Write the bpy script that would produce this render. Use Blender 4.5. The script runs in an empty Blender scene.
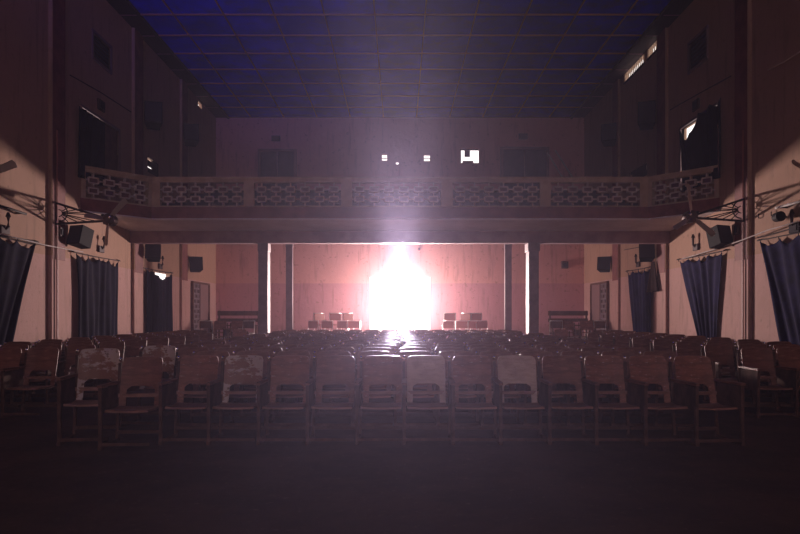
import bpy, bmesh, math, random
from mathutils import Vector, Matrix, Euler
random.seed(7)
SC = bpy.context.scene
COL = SC.collection
R = math.radians
F = 677.0; HX, HY = 400.0, 315.0; EYE = 1.30
HW = 6.785            # half width of the hall
CEIL = 8.60
YB = 24.95            # back wall plane
YF = -4.0             # wall behind the camera
UP = Vector((0, 0, 1))

# ------------------------------------------------------------------ materials
def mat(name, base, rough=.7, metal=0., base2=None, scale=4., detail=5., lo=.4, hi=.6, bump=0., bscale=30.,
        stretch=(1, 1, 1), base3=None, scale3=12., lo3=.6, hi3=.68, spec=.5):
    m = bpy.data.materials.new(name); m.use_nodes = True
    nt = m.node_tree; N = nt.nodes; L = nt.links
    b = N['Principled BSDF']
    b.inputs['Roughness'].default_value = rough
    b.inputs['Metallic'].default_value = metal
    b.inputs['Specular IOR Level'].default_value = spec
    b.inputs['Base Color'].default_value = (*base, 1)
    tc = N.new('ShaderNodeTexCoord'); mp = N.new('ShaderNodeMapping')
    mp.inputs['Scale'].default_value = stretch
    L.new(tc.outputs['Object'], mp.inputs['Vector'])
    cur = None
    def layer(prev, col, sc, l, h):
        n = N.new('ShaderNodeTexNoise'); n.inputs['Scale'].default_value = sc; n.inputs['Detail'].default_value = detail
        n.inputs['Roughness'].default_value = .65
        L.new(mp.outputs['Vector'], n.inputs['Vector'])
        r = N.new('ShaderNodeMapRange'); r.inputs['From Min'].default_value = l; r.inputs['From Max'].default_value = h
        L.new(n.outputs['Fac'], r.inputs['Value'])
        x = N.new('ShaderNodeMix'); x.data_type = 'RGBA'
        L.new(r.outputs['Result'], x.inputs['Factor'])
        if prev is None: x.inputs['A'].default_value = (*base, 1)
        else: L.new(prev, x.inputs['A'])
        x.inputs['B'].default_value = (*col, 1)
        return x.outputs['Result']
    if base2 is not None: cur = layer(cur, base2, scale, lo, hi)
    if base3 is not None: cur = layer(cur, base3, scale3, lo3, hi3)
    if cur is not None: L.new(cur, b.inputs['Base Color'])
    if bump:
        n = N.new('ShaderNodeTexNoise'); n.inputs['Scale'].default_value = bscale; n.inputs['Detail'].default_value = 6
        L.new(mp.outputs['Vector'], n.inputs['Vector'])
        bp = N.new('ShaderNodeBump'); bp.inputs['Strength'].default_value = bump; bp.inputs['Distance'].default_value = .02
        L.new(n.outputs['Fac'], bp.inputs['Height']); L.new(bp.outputs['Normal'], b.inputs['Normal'])
    return m

def wall_mat(name, upper, lower, dado_z, top=None, top_z=5.0, dirt=(.12, .08, .06)):
    """painted plaster: one paint above the dado line, another below; blotches and scuffs"""
    m = mat(name, upper, .85)
    nt = m.node_tree; N = nt.nodes; L = nt.links; b = N['Principled BSDF']
    tc = [n for n in N if n.type == 'TEX_COORD'][0]
    sep = N.new('ShaderNodeSeparateXYZ'); L.new(tc.outputs['Object'], sep.inputs[0])
    wob = N.new('ShaderNodeTexNoise'); wob.inputs['Scale'].default_value = 1.5
    L.new(tc.outputs['Object'], wob.inputs['Vector'])
    ad = N.new('ShaderNodeMath'); ad.operation = 'MULTIPLY_ADD'; ad.inputs[1].default_value = .03
    L.new(wob.outputs['Fac'], ad.inputs[0]); L.new(sep.outputs['Z'], ad.inputs[2])
    st = N.new('ShaderNodeMath'); st.operation = 'GREATER_THAN'; st.inputs[1].default_value = dado_z
    L.new(ad.outputs[0], st.inputs[0])
    x = N.new('ShaderNodeMix'); x.data_type = 'RGBA'; L.new(st.outputs[0], x.inputs['Factor'])
    x.inputs['A'].default_value = (*lower, 1); x.inputs['B'].default_value = (*upper, 1)
    cur = x.outputs['Result']
    def blend(cur, fac, col, how='MIX'):
        y = N.new('ShaderNodeMix'); y.data_type = 'RGBA'; y.blend_type = how
        L.new(fac, y.inputs['Factor']); L.new(cur, y.inputs['A']); y.inputs['B'].default_value = (*col, 1)
        return y.outputs['Result']
    def nz(scale, l, h, mx, detail=6, sx=(1, 1, 1)):
        mp = N.new('ShaderNodeMapping'); mp.inputs['Scale'].default_value = sx; L.new(tc.outputs['Object'], mp.inputs['Vector'])
        n = N.new('ShaderNodeTexNoise'); n.inputs['Scale'].default_value = scale; n.inputs['Detail'].default_value = detail
        L.new(mp.outputs['Vector'], n.inputs['Vector'])
        r = N.new('ShaderNodeMapRange'); r.inputs['From Min'].default_value = l; r.inputs['From Max'].default_value = h
        r.inputs['To Max'].default_value = mx
        L.new(n.outputs['Fac'], r.inputs['Value']); return r.outputs['Result']
    cur = blend(cur, nz(.8, .35, .75, .30), tuple(c * .7 for c in upper))
    cur = blend(cur, nz(9, .62, .72, .35), dirt)
    cur = blend(cur, nz(2.0, .55, .75, .35, 6, (4, 4, .5)), dirt)
    # damp and scuffs low down: a noise edge against the height
    mr = N.new('ShaderNodeMapRange'); mr.inputs['From Min'].default_value = 1.0; mr.inputs['From Max'].default_value = .3
    L.new(sep.outputs['Z'], mr.inputs['Value'])
    n2 = nz(4, .3, .7, 1.0)
    mu = N.new('ShaderNodeMath'); mu.operation = 'MULTIPLY'; L.new(mr.outputs['Result'], mu.inputs[0]); L.new(n2, mu.inputs[1])
    cur = blend(cur, mu.outputs[0], dirt)
    L.new(cur, b.inputs['Base Color'])
    bn = N.new('ShaderNodeTexNoise'); bn.inputs['Scale'].default_value = 7; bn.inputs['Detail'].default_value = 8
    L.new(tc.outputs['Object'], bn.inputs['Vector'])
    bp = N.new('ShaderNodeBump'); bp.inputs['Strength'].default_value = .25; bp.inputs['Distance'].default_value = .03
    L.new(bn.outputs['Fac'], bp.inputs['Height']); L.new(bp.outputs['Normal'], b.inputs['Normal'])
    return m

M = {}
M['side'] = wall_mat('side_wall_plaster', (.44, .265, .185), (.50, .30, .27), 2.47)
M['back'] = wall_mat('back_wall_plaster', (.66, .34, .32), (.56, .28, .31), 2.48)
M['maroon'] = mat('maroon_paint', (.23, .07, .06), .7, base2=(.17, .045, .045), scale=3, bump=.2)
M['cream'] = mat('cream_paint', (.50, .36, .25), .75, base2=(.40, .28, .19), scale=3, bump=.2)
M['lattice'] = mat('lattice_paint', (.62, .50, .44), .8)
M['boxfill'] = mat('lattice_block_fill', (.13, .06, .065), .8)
M['soffit'] = mat('soffit_paint', (.80, .76, .78), .6, base2=(.70, .66, .68), scale=2)
M['beam'] = mat('beam_paint', (.27, .15, .16), .7, base2=(.21, .11, .13), scale=2.5, bump=.1)
M['column'] = mat('column_paint', (.24, .18, .20), .6, base2=(.19, .14, .16), scale=4)
M['ceil'] = mat('ceiling_board', (.022, .010, .85), .75, base2=(.020, .010, .50), scale=.6, base3=(.06, .03, .16), scale3=2.0, lo3=.5, hi3=.8)  # the blue flare tint is put into the board colour
M['ceilgrid'] = mat('ceiling_batten', (.30, .12, .16), .7)
M['floor'] = mat('concrete_floor', (.075, .042, .032), .85, base2=(.05, .03, .024), scale=1.2, base3=(.12, .08, .06), scale3=14, lo3=.6, hi3=.75, bump=.25, bscale=9, spec=.15)
M['platform'] = mat('platform_cement', (.24, .15, .12), .8, base2=(.17, .1, .08), scale=2)
M['deck'] = mat('balcony_deck_cement', (.06, .04, .045), .9, base2=(.045, .03, .035), scale=2, spec=.1)
M['screen'] = mat('screen_paint', (.34, .31, .32), .9)
WS = (5, 1.2, 1.2)
M['wood'] = mat('varnished_ply', (.20, .075, .045), .52, base2=(.14, .05, .03), scale=3, stretch=(2, 2, 9), base3=(.28, .12, .07), scale3=5, lo3=.55, hi3=.75, bump=.1, bscale=20, spec=.3)
M['wood_dk'] = mat('dark_frame_wood', (.11, .055, .04), .9, base2=(.07, .035, .025), scale=6, bump=.1, spec=.12)
M['wood_edge'] = mat('seat_board_wood', (.26, .12, .08), .5, base2=(.18, .08, .05), scale=4, stretch=(1, 6, 6))
M['wood_red'] = mat('reddish_ply', (.26, .10, .06), .52, base2=(.17, .065, .04), scale=3, stretch=(2, 2, 8), base3=(.42, .28, .22), scale3=9, lo3=.62, hi3=.66, spec=.3)
M['wood_pale'] = mat('pale_worn_and_hazed_ply', (.50, .38, .32), .6, base2=(.40, .30, .25), scale=4, stretch=(2, 2, 6), base3=(.14, .07, .05), scale3=10, lo3=.66, hi3=.70)  # worn bare on one seat, haze put into the colour on another
M['wood_chip'] = mat('chipped_painted_ply', (.20, .085, .05), .5, base2=(.42, .33, .28), scale=5, lo=.48, hi=.52, stretch=(1, 1, 2), base3=(.13, .06, .04), scale3=16, lo3=.6, hi3=.65)
M['steel'] = mat('worn_steel', (.75, .72, .70), .32, 1.0)
M['steel_br'] = mat('bright_bolt_steel', (.95, .92, .9), .16, 1.0)
M['iron'] = mat('black_iron', (.03, .02, .02), .6, .3)
M['curtain'] = mat('navy_curtain', (.009, .007, .026), .9, base2=(.006, .005, .016), scale=3, spec=.1)
M['black'] = mat('speaker_black', (.010, .009, .012), .7, spec=.2)
M['grille'] = mat('speaker_grille', (.035, .03, .042), .8, spec=.2)
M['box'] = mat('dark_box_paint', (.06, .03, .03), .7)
M['fan'] = mat('fan_blade_metal', (.55, .45, .38), .4, .5)
M['fanhub'] = mat('fan_motor_paint', (.10, .06, .05), .4, .4)
M['white'] = mat('white_plastic', (.75, .70, .66), .5)
M['cable'] = mat('grey_cable', (.55, .48, .45), .5)
M['curtain_blue'] = mat('blue_curtain', (.012, .010, .062), .9, base2=(.007, .006, .035), scale=3, spec=.15)
M['door'] = mat('dark_door_paint', (.07, .06, .085), .6, base2=(.05, .045, .065), scale=3)
M['doorframe'] = mat('door_frame_paint', (.22, .13, .13), .6)
M['brownwood'] = mat('old_brown_wood', (.15, .07, .05), .6, base2=(.1, .045, .035), scale=5)
M['red'] = mat('red_seat_vinyl', (.42, .22, .20), .6)
M['cloth'] = mat('dark_brown_cloth', (.03, .014, .013), .9, spec=.1)
M['slat'] = mat('cream_slat', (.70, .52, .36), .6)
M['redpipe'] = mat('red_pipe_paint', (.30, .08, .06), .5)

# ------------------------------------------------------------------ mesh helpers
class MB:
    def __init__(s): s.bm = bmesh.new()
    def box(s, x0, x1, y0, y1, z0, z1, mtx=None):
        v = [s.bm.verts.new((x, y, z)) for x in (x0, x1) for y in (y0, y1) for z in (z0, z1)]
        if mtx is not None:
            for q in v: q.co = mtx @ q.co
        for f in ((0, 1, 3, 2), (4, 6, 7, 5), (0, 4, 5, 1), (2, 3, 7, 6), (0, 2, 6, 4), (1, 5, 7, 3)):
            s.bm.faces.new([v[i] for i in f])
        return s
    def quad(s, *p):
        s.bm.faces.new([s.bm.verts.new(q) for q in p]); return s
    def prism(s, pts, z0, z1, mtx=None):
        """extrude the xy outline pts from z0 to z1"""
        a = [s.bm.verts.new((p[0], p[1], z0)) for p in pts]; b = [s.bm.verts.new((p[0], p[1], z1)) for p in pts]
        if mtx is not None:
            for q in a + b: q.co = mtx @ q.co
        n = len(pts); s.bm.faces.new(a[::-1]); s.bm.faces.new(b)
        for i in range(n): s.bm.faces.new((a[i], a[(i + 1) % n], b[(i + 1) % n], b[i]))
        return s
    def tube(s, p, r, n=8, cap=True):
        p = [Vector(q) for q in p]; rings = []
        rr = r if isinstance(r, (list, tuple)) else [r] * len(p)
        for i, q in enumerate(p):
            d = (p[min(i + 1, len(p) - 1)] - p[max(i - 1, 0)]).normalized()
            a = d.cross(UP);  a = a.normalized() if a.length > .05 else d.cross(Vector((1, 0, 0))).normalized()
            b = d.cross(a)
            rings.append([s.bm.verts.new(q + (a * math.cos(t) + b * math.sin(t)) * rr[i]) for t in [2 * math.pi * k / n for k in range(n)]])
        for i in range(len(rings) - 1):
            for k in range(n): s.bm.faces.new((rings[i][k], rings[i][(k + 1) % n], rings[i + 1][(k + 1) % n], rings[i + 1][k]))
        if cap: s.bm.faces.new(rings[0][::-1]); s.bm.faces.new(rings[-1])
        return s
    def ball(s, c, r, n=8, sc=(1, 1, 1)):
        m = Matrix.Translation(c) @ Matrix.Diagonal((*sc, 1))
        bmesh.ops.create_uvsphere(s.bm, u_segments=n, v_segments=max(4, n // 2 + 1), radius=r, matrix=m); return s
    def xf(s, m):
        bmesh.ops.transform(s.bm, matrix=m, verts=s.bm.verts); return s
    def mesh(s, name, m, smooth=False):
        bmesh.ops.recalc_face_normals(s.bm, faces=s.bm.faces)
        me = bpy.data.meshes.new(name); s.bm.to_mesh(me); s.bm.free(); me.materials.append(m)
        if smooth:
            for p in me.polygons: p.use_smooth = True
        return me
    def build(s, name, m, parent=None, loc=None, smooth=False, bevel=0):
        o = bpy.data.objects.new(name, s.mesh(name, m, smooth)); COL.objects.link(o)
        if parent is not None: o.parent = parent
        if loc is not None: o.location = loc
        if bevel:
            b = o.modifiers.new('bevel', 'BEVEL'); b.width = bevel; b.segments = 2; b.limit_method = 'ANGLE'
        return o

def tag(o, label=None, cat=None, group=None, kind=None):
    if label: o['label'] = label
    if cat: o['category'] = cat
    if group: o['group'] = group
    if kind: o['kind'] = kind
    return o
def thing(name, label, cat, loc=(0, 0, 0), rz=0., group=None):
    o = bpy.data.objects.new(name, None); COL.objects.link(o); o.location = loc; o.rotation_euler = (0, 0, rz)
    o.empty_display_size = .1
    return tag(o, label, cat, group)
def part(name, me, parent, m=None):
    o = bpy.data.objects.new(name, me); COL.objects.link(o); o.parent = parent; return o
def kids(o): return [c for c in COL.objects if c.parent is o]
def dup(root, loc, rz, label, group):
    r = root.copy(); COL.objects.link(r); r.location = loc; r.rotation_euler = (0, 0, rz); r['label'] = label
    if group: r['group'] = group
    for c in CH[root.name]:
        d = c.copy(); COL.objects.link(d); d.parent = r
    return r
CH = {}
def struct(o): o['kind'] = 'structure'; return o
def cam_xy(px, Y): return (px - HX) / F * Y       # a pixel column at depth Y -> world x
def zat(py, Y): return EYE + (HY - py) * Y / F    # a pixel row at depth Y -> world z

# ------------------------------------------------------------------ room shell
def holed_wall(name, m, axis, c, thick, u0, u1, v0, v1, holes):
    """a wall of real thickness with rectangular openings; axis 'x': plane x=c, u=y ; axis 'y': plane y=c, u=x"""
    us = sorted({u0, u1, *[h[0] for h in holes], *[h[1] for h in holes]})
    vs = sorted({v0, v1, *[h[2] for h in holes], *[h[3] for h in holes]})
    b = MB(); bm = b.bm; P = {}
    def pt(u, v, k):
        key = (round(u, 4), round(v, 4), k)
        if key not in P:
            d = c + (thick if k else 0)
            P[key] = bm.verts.new((d, u, v) if axis == 'x' else (u, d, v))
        return P[key]
    solid = {}
    for i in range(len(us) - 1):
        for j in range(len(vs) - 1):
            um, vm = (us[i] + us[i + 1]) / 2, (vs[j] + vs[j + 1]) / 2
            solid[i, j] = not any(h[0] < um < h[1] and h[2] < vm < h[3] for h in holes)
    for (i, j), s in solid.items():
        if not s: continue
        q = [(us[i], vs[j]), (us[i + 1], vs[j]), (us[i + 1], vs[j + 1]), (us[i], vs[j + 1])]
        for k in (0, 1): bm.faces.new([pt(u, v, k) for u, v in q])
        for (di, dj), (a, e) in {(0, -1): (0, 1), (1, 0): (1, 2), (0, 1): (2, 3), (-1, 0): (3, 0)}.items():
            if not solid.get((i + di, j + dj), False):
                bm.faces.new([pt(*q[a], 0), pt(*q[e], 0), pt(*q[e], 1), pt(*q[a], 1)])
    return struct(b.build(name, m))

TW = .12
lw_holes = [(14.4, 16.3, 4.30, 5.72), (14.95, 15.85, 7.0, 7.55),          # balcony window, small high window
            (18.75, 19.95, 2.0, 2.50),                                         # open window behind the third curtain
            (18.2, 19.1, 5.15, 5.55), (22.75, 23.2, 8.34, 8.50), (17.6, 17.72, 8.30, 8.40)]
rw_holes = [(14.4, 16.3, 4.30, 5.78), (14.95, 15.85, 7.0, 7.62),
            (17.75, 18.55, 8.32, 8.56), (18.8, 20.45, 8.32, 8.56),
            (18.6, 20.0, 5.15, 5.50)]
holed_wall('wall_left', M['side'], 'x', -HW, -TW, YF, YB, 0, CEIL, lw_holes)
holed_wall('wall_right', M['side'], 'x', HW, TW, YF, YB, 0, CEIL, rw_holes)
DOORW = 1.12
bw_holes = [(-DOORW, DOORW, .5, 2.70),
            (cam_xy(382, YB), cam_xy(387, YB), zat(160.5, YB), zat(154.5, YB)),
            (cam_xy(396, YB), cam_xy(398.5, YB), zat(164.3, YB), zat(162, YB)),
            (cam_xy(424, YB), cam_xy(430, YB), zat(161, YB), zat(155, YB)),
            (cam_xy(460.5, YB), cam_xy(479, YB), zat(163, YB), zat(148, YB))]
holed_wall('wall_back', M['back'], 'y', YB, TW, -HW - TW, HW + TW, 0, CEIL, bw_holes)
struct(MB().box(-HW - TW, HW + TW, YF - .3, YF, 0, CEIL).build('wall_front', M['screen']))
struct(MB().box(-HW - TW, HW + TW, YF - .3, YB + TW, -.2, 0).build('floor', M['floor']))
struct(MB().box(-HW - TW, HW + TW, YF - .3, YB + TW, CEIL, CEIL + .2).build('ceiling', M['ceil']))
# ceiling battens
b = MB()
for k in range(-5, 7):
    x = (k - .5) * 1.22
    b.box(x - .018, x + .018, YF, YB, CEIL - .03, CEIL - .001)
k = 0
while YB - k * 1.22 > YF:
    y = YB - k * 1.22; b.box(-HW, HW, y - .02, y + .02, CEIL - .035, CEIL - .001); k += 1
struct(b.build('ceiling_trim', M['ceilgrid']))
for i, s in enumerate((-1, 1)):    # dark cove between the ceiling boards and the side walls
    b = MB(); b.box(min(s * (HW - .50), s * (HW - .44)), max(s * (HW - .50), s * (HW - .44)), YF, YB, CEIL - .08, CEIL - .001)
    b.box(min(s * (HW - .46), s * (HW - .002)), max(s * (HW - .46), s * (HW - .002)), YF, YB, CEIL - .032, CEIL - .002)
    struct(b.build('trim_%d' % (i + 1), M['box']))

# platform steps at the back
struct(MB().box(-HW, HW, 21.25, 22.3, 0, .25).build('platform_floor', M['platform']))
struct(MB().box(-HW, HW, 22.3, YB, 0, .5).build('platform_floor.001', M['platform']))

# pilasters: painted maroon on the inner face, plaster cheeks, dado paint below 2.5 m
ncol = 3
PIL = [(13.06, 13.58), (17.12, 17.70), (20.85, 21.4), (9.0, 9.55)]
for s, side in ((-1, 'left'), (1, 'right')):
    for (y0, y1) in PIL:
        xw, xi = s * HW, s * (HW - .07)
        b = MB(); b.box(min(xw, xi), max(xw, xi), y0, y1, 0, CEIL)
        o = struct(b.build('pilaster_trim', M['side']))
        b = MB(); xo = s * (HW - .078)
        b.box(min(xo, xi), max(xo, xi), y0 + .03, y1 - .01, 2.38, CEIL - .002)
        p = b.build('painted_face', M['maroon'], o)
        # red conduit on the near edge
    # vertical pipe beside the first pilaster
for s, nm in ((-1, 'red pipe running up the left wall pilaster beside the first fan'), (1, 'red pipe running up the right wall pilaster beside the first fan')):
    x = s * (HW - .10)
    tag(MB().tube([(x, 13.20, 0), (x, 13.20, 4.9)], .016, 6).build('wall_pipe', M['redpipe']), nm, 'pipe', 'red wall pipes')

# ------------------------------------------------------------------ balcony
BF = 15.65; BX = 5.73; SIDEY = 14.4
bal = thing('balcony', 'cream and maroon balcony with pierced parapet spanning the hall', 'balcony', (0, BF, 3.1))
def world_part(b, name, m, parent, **k):
    b.xf(Matrix.Translation(-Vector(parent.location))); return b.build(name, m, parent, **k)
def front_y(x):   # the plan line of the balcony front
    a = abs(x); return BF if a <= BX else BF + (a - BX) / (HW - BX) * (SIDEY - BF)
Z0, Z1, Z2, Z3 = 3.50, 3.79, 3.82, 4.49
xs = [-HW + .004, -BX, BX, HW - .004]
def plan_strip(b, z0, z1, off0, off1, back=None):
    """solid following the balcony front between front offset off0 and off1 (towards the back)"""
    f = [(x, front_y(x) + off0) for x in xs]; r = [(x, front_y(x) + off1) for x in xs]
    b.prism(f + r[::-1], z0, z1)
# parapet runs: list of segments, each with a lattice panel
segs = []
def seg(p, q, panels):   # p, q plan end points, panels = [(t0,t1)] metres along the run
    p, q = Vector((*p, 0)), Vector((*q, 0)); segs.append((p, q, panels))
c = lambda px: cam_xy(px, BF)
seg((-BX, BF), (BX, BF), [(c(a) + BX, c(e) + BX) for a, e in ((160, 243.5), (254, 341), (352, 441), (453, 540), (551, 640))])
L = math.hypot(HW - BX, BF - SIDEY)
seg((-HW + .004, SIDEY), (-BX, BF), [(.10, L - .10)])
seg((BX, BF), (HW - .004, SIDEY), [(.10, L - .10)])
LZ0, LZ1 = 3.83, 4.365
fr = MB(); lattices = []; fills = []
for p, q, panels in segs:
    d = (q - p); ln = d.length; d.normalize()
    m = Matrix(((d.x, -d.y, 0, p.x), (d.y, d.x, 0, p.y), (0, 0, 1, 0), (0, 0, 0, 1)))
    fr.box(0, ln, 0, .13, Z1, LZ0, m); fr.box(0, ln, 0, .13, LZ1, Z3 - .05, m)
    fr.box(0, ln, -.03, .17, Z3 - .05, Z3, m)
    t = 0
    for a, e in panels + [(ln, ln)]:
        if a - t > .001: fr.box(t, a, 0, .13, LZ0, LZ1, m)
        t = e
    for a, e in panels:
        w = e - a; n = max(2, round(w / .325)); pw = w / n; ph = (LZ1 - LZ0) / 2.4
        lb = MB(); fb = lb; T = .027; y0, y1 = .02, .10
        zc = [(LZ0 + LZ1) / 2 - ph / 2, (LZ0 + LZ1) / 2 + ph / 2]
        bw, bh = pw * .30, ph * .27
        for k in range(n):
            xc = a + (k + .5) * pw
            for z in zc:
                lb.box(xc - bw, xc + bw, y0, y1, z + bh - T / 2, z + bh + T / 2, m); lb.box(xc - bw, xc + bw, y0, y1, z - bh - T / 2, z - bh + T / 2, m)
                lb.box(xc - bw - T / 2, xc - bw + T / 2, y0, y1, z - bh, z + bh, m); lb.box(xc + bw - T / 2, xc + bw + T / 2, y0, y1, z - bh, z + bh, m)
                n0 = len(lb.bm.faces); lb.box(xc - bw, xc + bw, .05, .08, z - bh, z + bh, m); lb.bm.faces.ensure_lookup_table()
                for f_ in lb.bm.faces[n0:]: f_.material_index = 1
                if k < n - 1: lb.box(xc + bw, xc + pw - bw, y0, y1, z - T / 2, z + T / 2, m)
                else: lb.box(xc + bw, e, y0, y1, z - T / 2, z + T / 2, m)
                if k == 0: lb.box(a, xc - bw, y0, y1, z - T / 2, z + T / 2, m)
            lb.box(xc - T / 2, xc + T / 2, y0, y1, zc[0] + bh, zc[1] - bh, m)
            lb.box(xc - T / 2, xc + T / 2, y0, y1, zc[1] + bh, LZ1, m); lb.box(xc - T / 2, xc + T / 2, y0, y1, LZ0, zc[0] - bh, m)
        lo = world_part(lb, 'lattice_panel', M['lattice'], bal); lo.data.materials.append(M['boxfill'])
world_part(fr, 'parapet', M['cream'], bal)
b = MB(); plan_strip(b, 3.51, 3.79, -.04, .12); world_part(b, 'fascia', M['maroon'], bal)
b = MB(); plan_strip(b, 3.495, 3.525, -.07, -.035); world_part(b, 'drip_edge', M['soffit'], bal)
# sloping soffit from the fascia foot back to the beam
b = MB(); vt = []
for z, fn in ((3.51, lambda x: front_y(x) + .02), (3.41, lambda x: 17.0), (3.60, lambda x: 17.0), (3.60, lambda x: front_y(x) + .02)):
    vt.append([b.bm.verts.new((x, fn(x), z)) for x in xs])
for i in range(4):
    for k in range(3): b.bm.faces.new((vt[i][k], vt[i][k + 1], vt[(i + 1) % 4][k + 1], vt[(i + 1) % 4][k]))
world_part(b, 'soffit', M['soffit'], bal)
b = MB(); b.box(-HW + .004, HW - .004, 17.0, 17.30, 3.11, 3.58); world_part(b, 'beam', M['beam'], bal)
# raked deck of five steps
b = MB()
for k in range(6):
    y0 = 15.9 + k * 1.5; y1 = min(y0 + 1.55, YB - .01); b.box(-HW + .004, HW - .004, max(y0, 17.31), y1, (1.36 + .1064 * y1) if k else 3.45, 3.62 + k * .40)
world_part(b, 'deck', M['deck'], bal)

# ------------------------------------------------------------------ columns
def column(x, y, w, label, dp=.3, cp=.012):
    t = thing('column', label, 'column', (x, y, 0), 0, 'columns under the balcony')
    b = MB(); z0 = .0; b.box(-w / 2, w / 2, -dp / 2, dp / 2, z0, 2.98 if y < 18 else 3.45); b.build('shaft', M['column'], t, bevel=.012)
    MB().box(-w / 2 - cp, w / 2 + cp, -dp / 2 - cp, dp / 2 + cp, *((2.90, 3.11) if y < 18 else (3.40, 3.62))).build('capital', M['column'], t, bevel=.01)
    MB().box(-w / 2 - .02, w / 2 + .02, -dp / 2 - .02, dp / 2 + .02, 0, .15).build('base', M['column'], t)
column(cam_xy(264.2, 17.15), 17.15, .24, 'thick square column holding the balcony beam, left of the two front ones', .34)
column(cam_xy(532.3, 17.15), 17.15, .25, 'thick square column holding the balcony beam, right of the two front ones', .42, .025)
column(cam_xy(289.5, 21.1), 21.1, .21, 'slimmer column farther back, just right of the front left column', .14, .008)
column(cam_xy(508, 21.1), 21.1, .21, 'slimmer column farther back, just left of the front right column', .14, .008)

# ------------------------------------------------------------------ doorway and glowing lamp at the back
dr = MB()
for s in (-1, 1): dr.box(min(s * DOORW, s * (DOORW + .09)), max(s * DOORW, s * (DOORW + .09)), YB - .004, YB + .02, .5, 2.79)
dr.box(-DOORW, DOORW, YB - .004, YB + .02, 2.70, 2.79)
struct(dr.build('door_1', M['back']))
LY, LZ = 24.0, 1.75
lamp = thing('floodlight', 'blinding white floodlight on a stand in the rear doorway', 'lamp', (0, LY, .5))
b = MB()
for k in range(3):
    a = k * 2 * math.pi / 3 + .5; b.tube([(0, 0, .45), (.35 * math.cos(a), .35 * math.sin(a), .01)], .012, 6)
b.build('tripod', M['iron'], lamp)
MB().tube([(0, 0, .4), (0, 0, LZ - .5 - .24)], .014, 6).build('pole', M['iron'], lamp)
MB().tube([(0, 0, LZ - .5 - .26), (0, 0, LZ - .5 - .165)], .035, 10).build('lamp_socket', M['iron'], lamp)
def light(name, kind, loc, energy, color, **k):
    d = bpy.data.lights.new(name, kind); d.energy = energy; d.color = color
    for a, v in k.items(): setattr(d, a, v)
    o = bpy.data.objects.new(name, d); COL.objects.link(o); o.location = loc; return o
WARM = (1.0, .75, .71)
bulb = light('lamp_bulb', 'POINT', (0, LY, LZ), 590, WARM, shadow_soft_size=.16)
sp = light('lamp_beam', 'SPOT', (0, LY - .02, LZ), 6500, WARM, shadow_soft_size=.22, spot_size=R(114), spot_blend=1.0)
sp.rotation_euler = (R(97), 0, R(180))   # faces the hall and tips slightly upwards
col_sp = light('added_column_beam', 'SPOT', (0, LY - .04, LZ), 190000, (.90, .77, 1.0), shadow_soft_size=.1, spot_size=R(50), spot_blend=1.0)  # added narrow beam, draws the flare-like bright column in the haze
front_fill = light('added_front_fill', 'AREA', (0, YF + .4, 3.2), 42, (1.0, .64, .52), shape='RECTANGLE', size=5.0, size_y=.5, spread=R(120))  # added fill behind the camera, brightens seat fronts and balcony front
front_fill.rotation_euler = (R(95), 0, 0)
blue = light('added_blue_spot', 'SPOT', (-2.5, YF + .6, 1.6), 3000, (.16, .12, 1.0), shadow_soft_size=.1, spot_size=R(27), spot_blend=1.0)  # added lamp, imitates the blue flare tint on the ceiling
blue.rotation_euler = (R(90 + 22), 0, R(4))
col_sp.rotation_euler = (R(98), 0, R(180)); col_sp.scale = (.105, 1, 1)

# ------------------------------------------------------------------ upper back wall: doors, vents, boards, things seen in the port
YD = YB - .001
def back_door(x0, x1, ztop, label, n):
    t = thing('balcony_door', label, 'door', ((x0 + x1) / 2, YD, 5.63), 0, None)
    w = (x1 - x0) / 2; h = ztop - 5.63
    MB().box(-w, w, -.03, 0, 0, h).build('leaf', M['door'], t)
    b = MB(); b.box(-w - .1, -w, -.08, 0, 0, h + .1); b.box(w, w + .1, -.08, 0, 0, h + .1); b.box(-w, w, -.08, 0, h, h + .1); b.build('frame', M['doorframe'], t)
    MB().box(-.015, .015, -.04, -.03, 0, h).build('meeting_strip', M['cable'], t)
back_door(cam_xy(261, YB), cam_xy(294, YB), zat(152, YB), 'dark double door on the balcony back wall, toward the left corner', 1)
back_door(cam_xy(503, YB), cam_xy(546, YB), zat(150, YB), 'wider dark double door on the balcony back wall, toward the right corner', 2)
for px, py, lb in ((276, 138.5, 'small dark vent above the left balcony door'), (523, 136.5, 'small dark vent above the right balcony door')):
    x, z = cam_xy(px, YB), zat(py, YB)
    t = thing('wall_vent', lb, 'vent', (x, YD, z), 0, 'small wall vents on the back wall')
    MB().box(-.16, .16, -.03, 0, -.1, .1).build('vent_frame', M['door'], t)
    b = MB()
    for k in range(4): b.box(-.13, .13, -.045, -.03, -.075 + k * .045, -.058 + k * .045)
    b.build('louvre', M['boxfill'], t)
x, z = cam_xy(211, YB), zat(158, YB)
tag(MB().box(x - .14, x + .14, YB - .06, YB, z - .7, z + .7).build('wall_panel', M['door']), 'narrow dark panel in the left corner of the balcony back wall', 'panel')
for a, e, lb in (((548, 152), (560, 177), 'pale board leaning on the back wall, nearer the right balcony door'), ((556, 150), (568, 174), 'pale board leaning on the back wall, farther from the right balcony door')):
    Y = YB - .12
    p, q = Vector((cam_xy(a[0], Y), YB - .04, zat(a[1], Y))), Vector((cam_xy(e[0], Y), YB - .35, zat(e[1], Y)))
    q = p + (q - p) * 1.25
    d = (q - p); m = Matrix.Translation(p) @ d.to_track_quat('Z', 'Y').to_matrix().to_4x4()
    tag(MB().box(-.05, .05, -.015, .015, 0, d.length, m).build('leaning_board', M['white']), lb, 'board', 'boards leaning on the balcony back wall')
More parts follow.
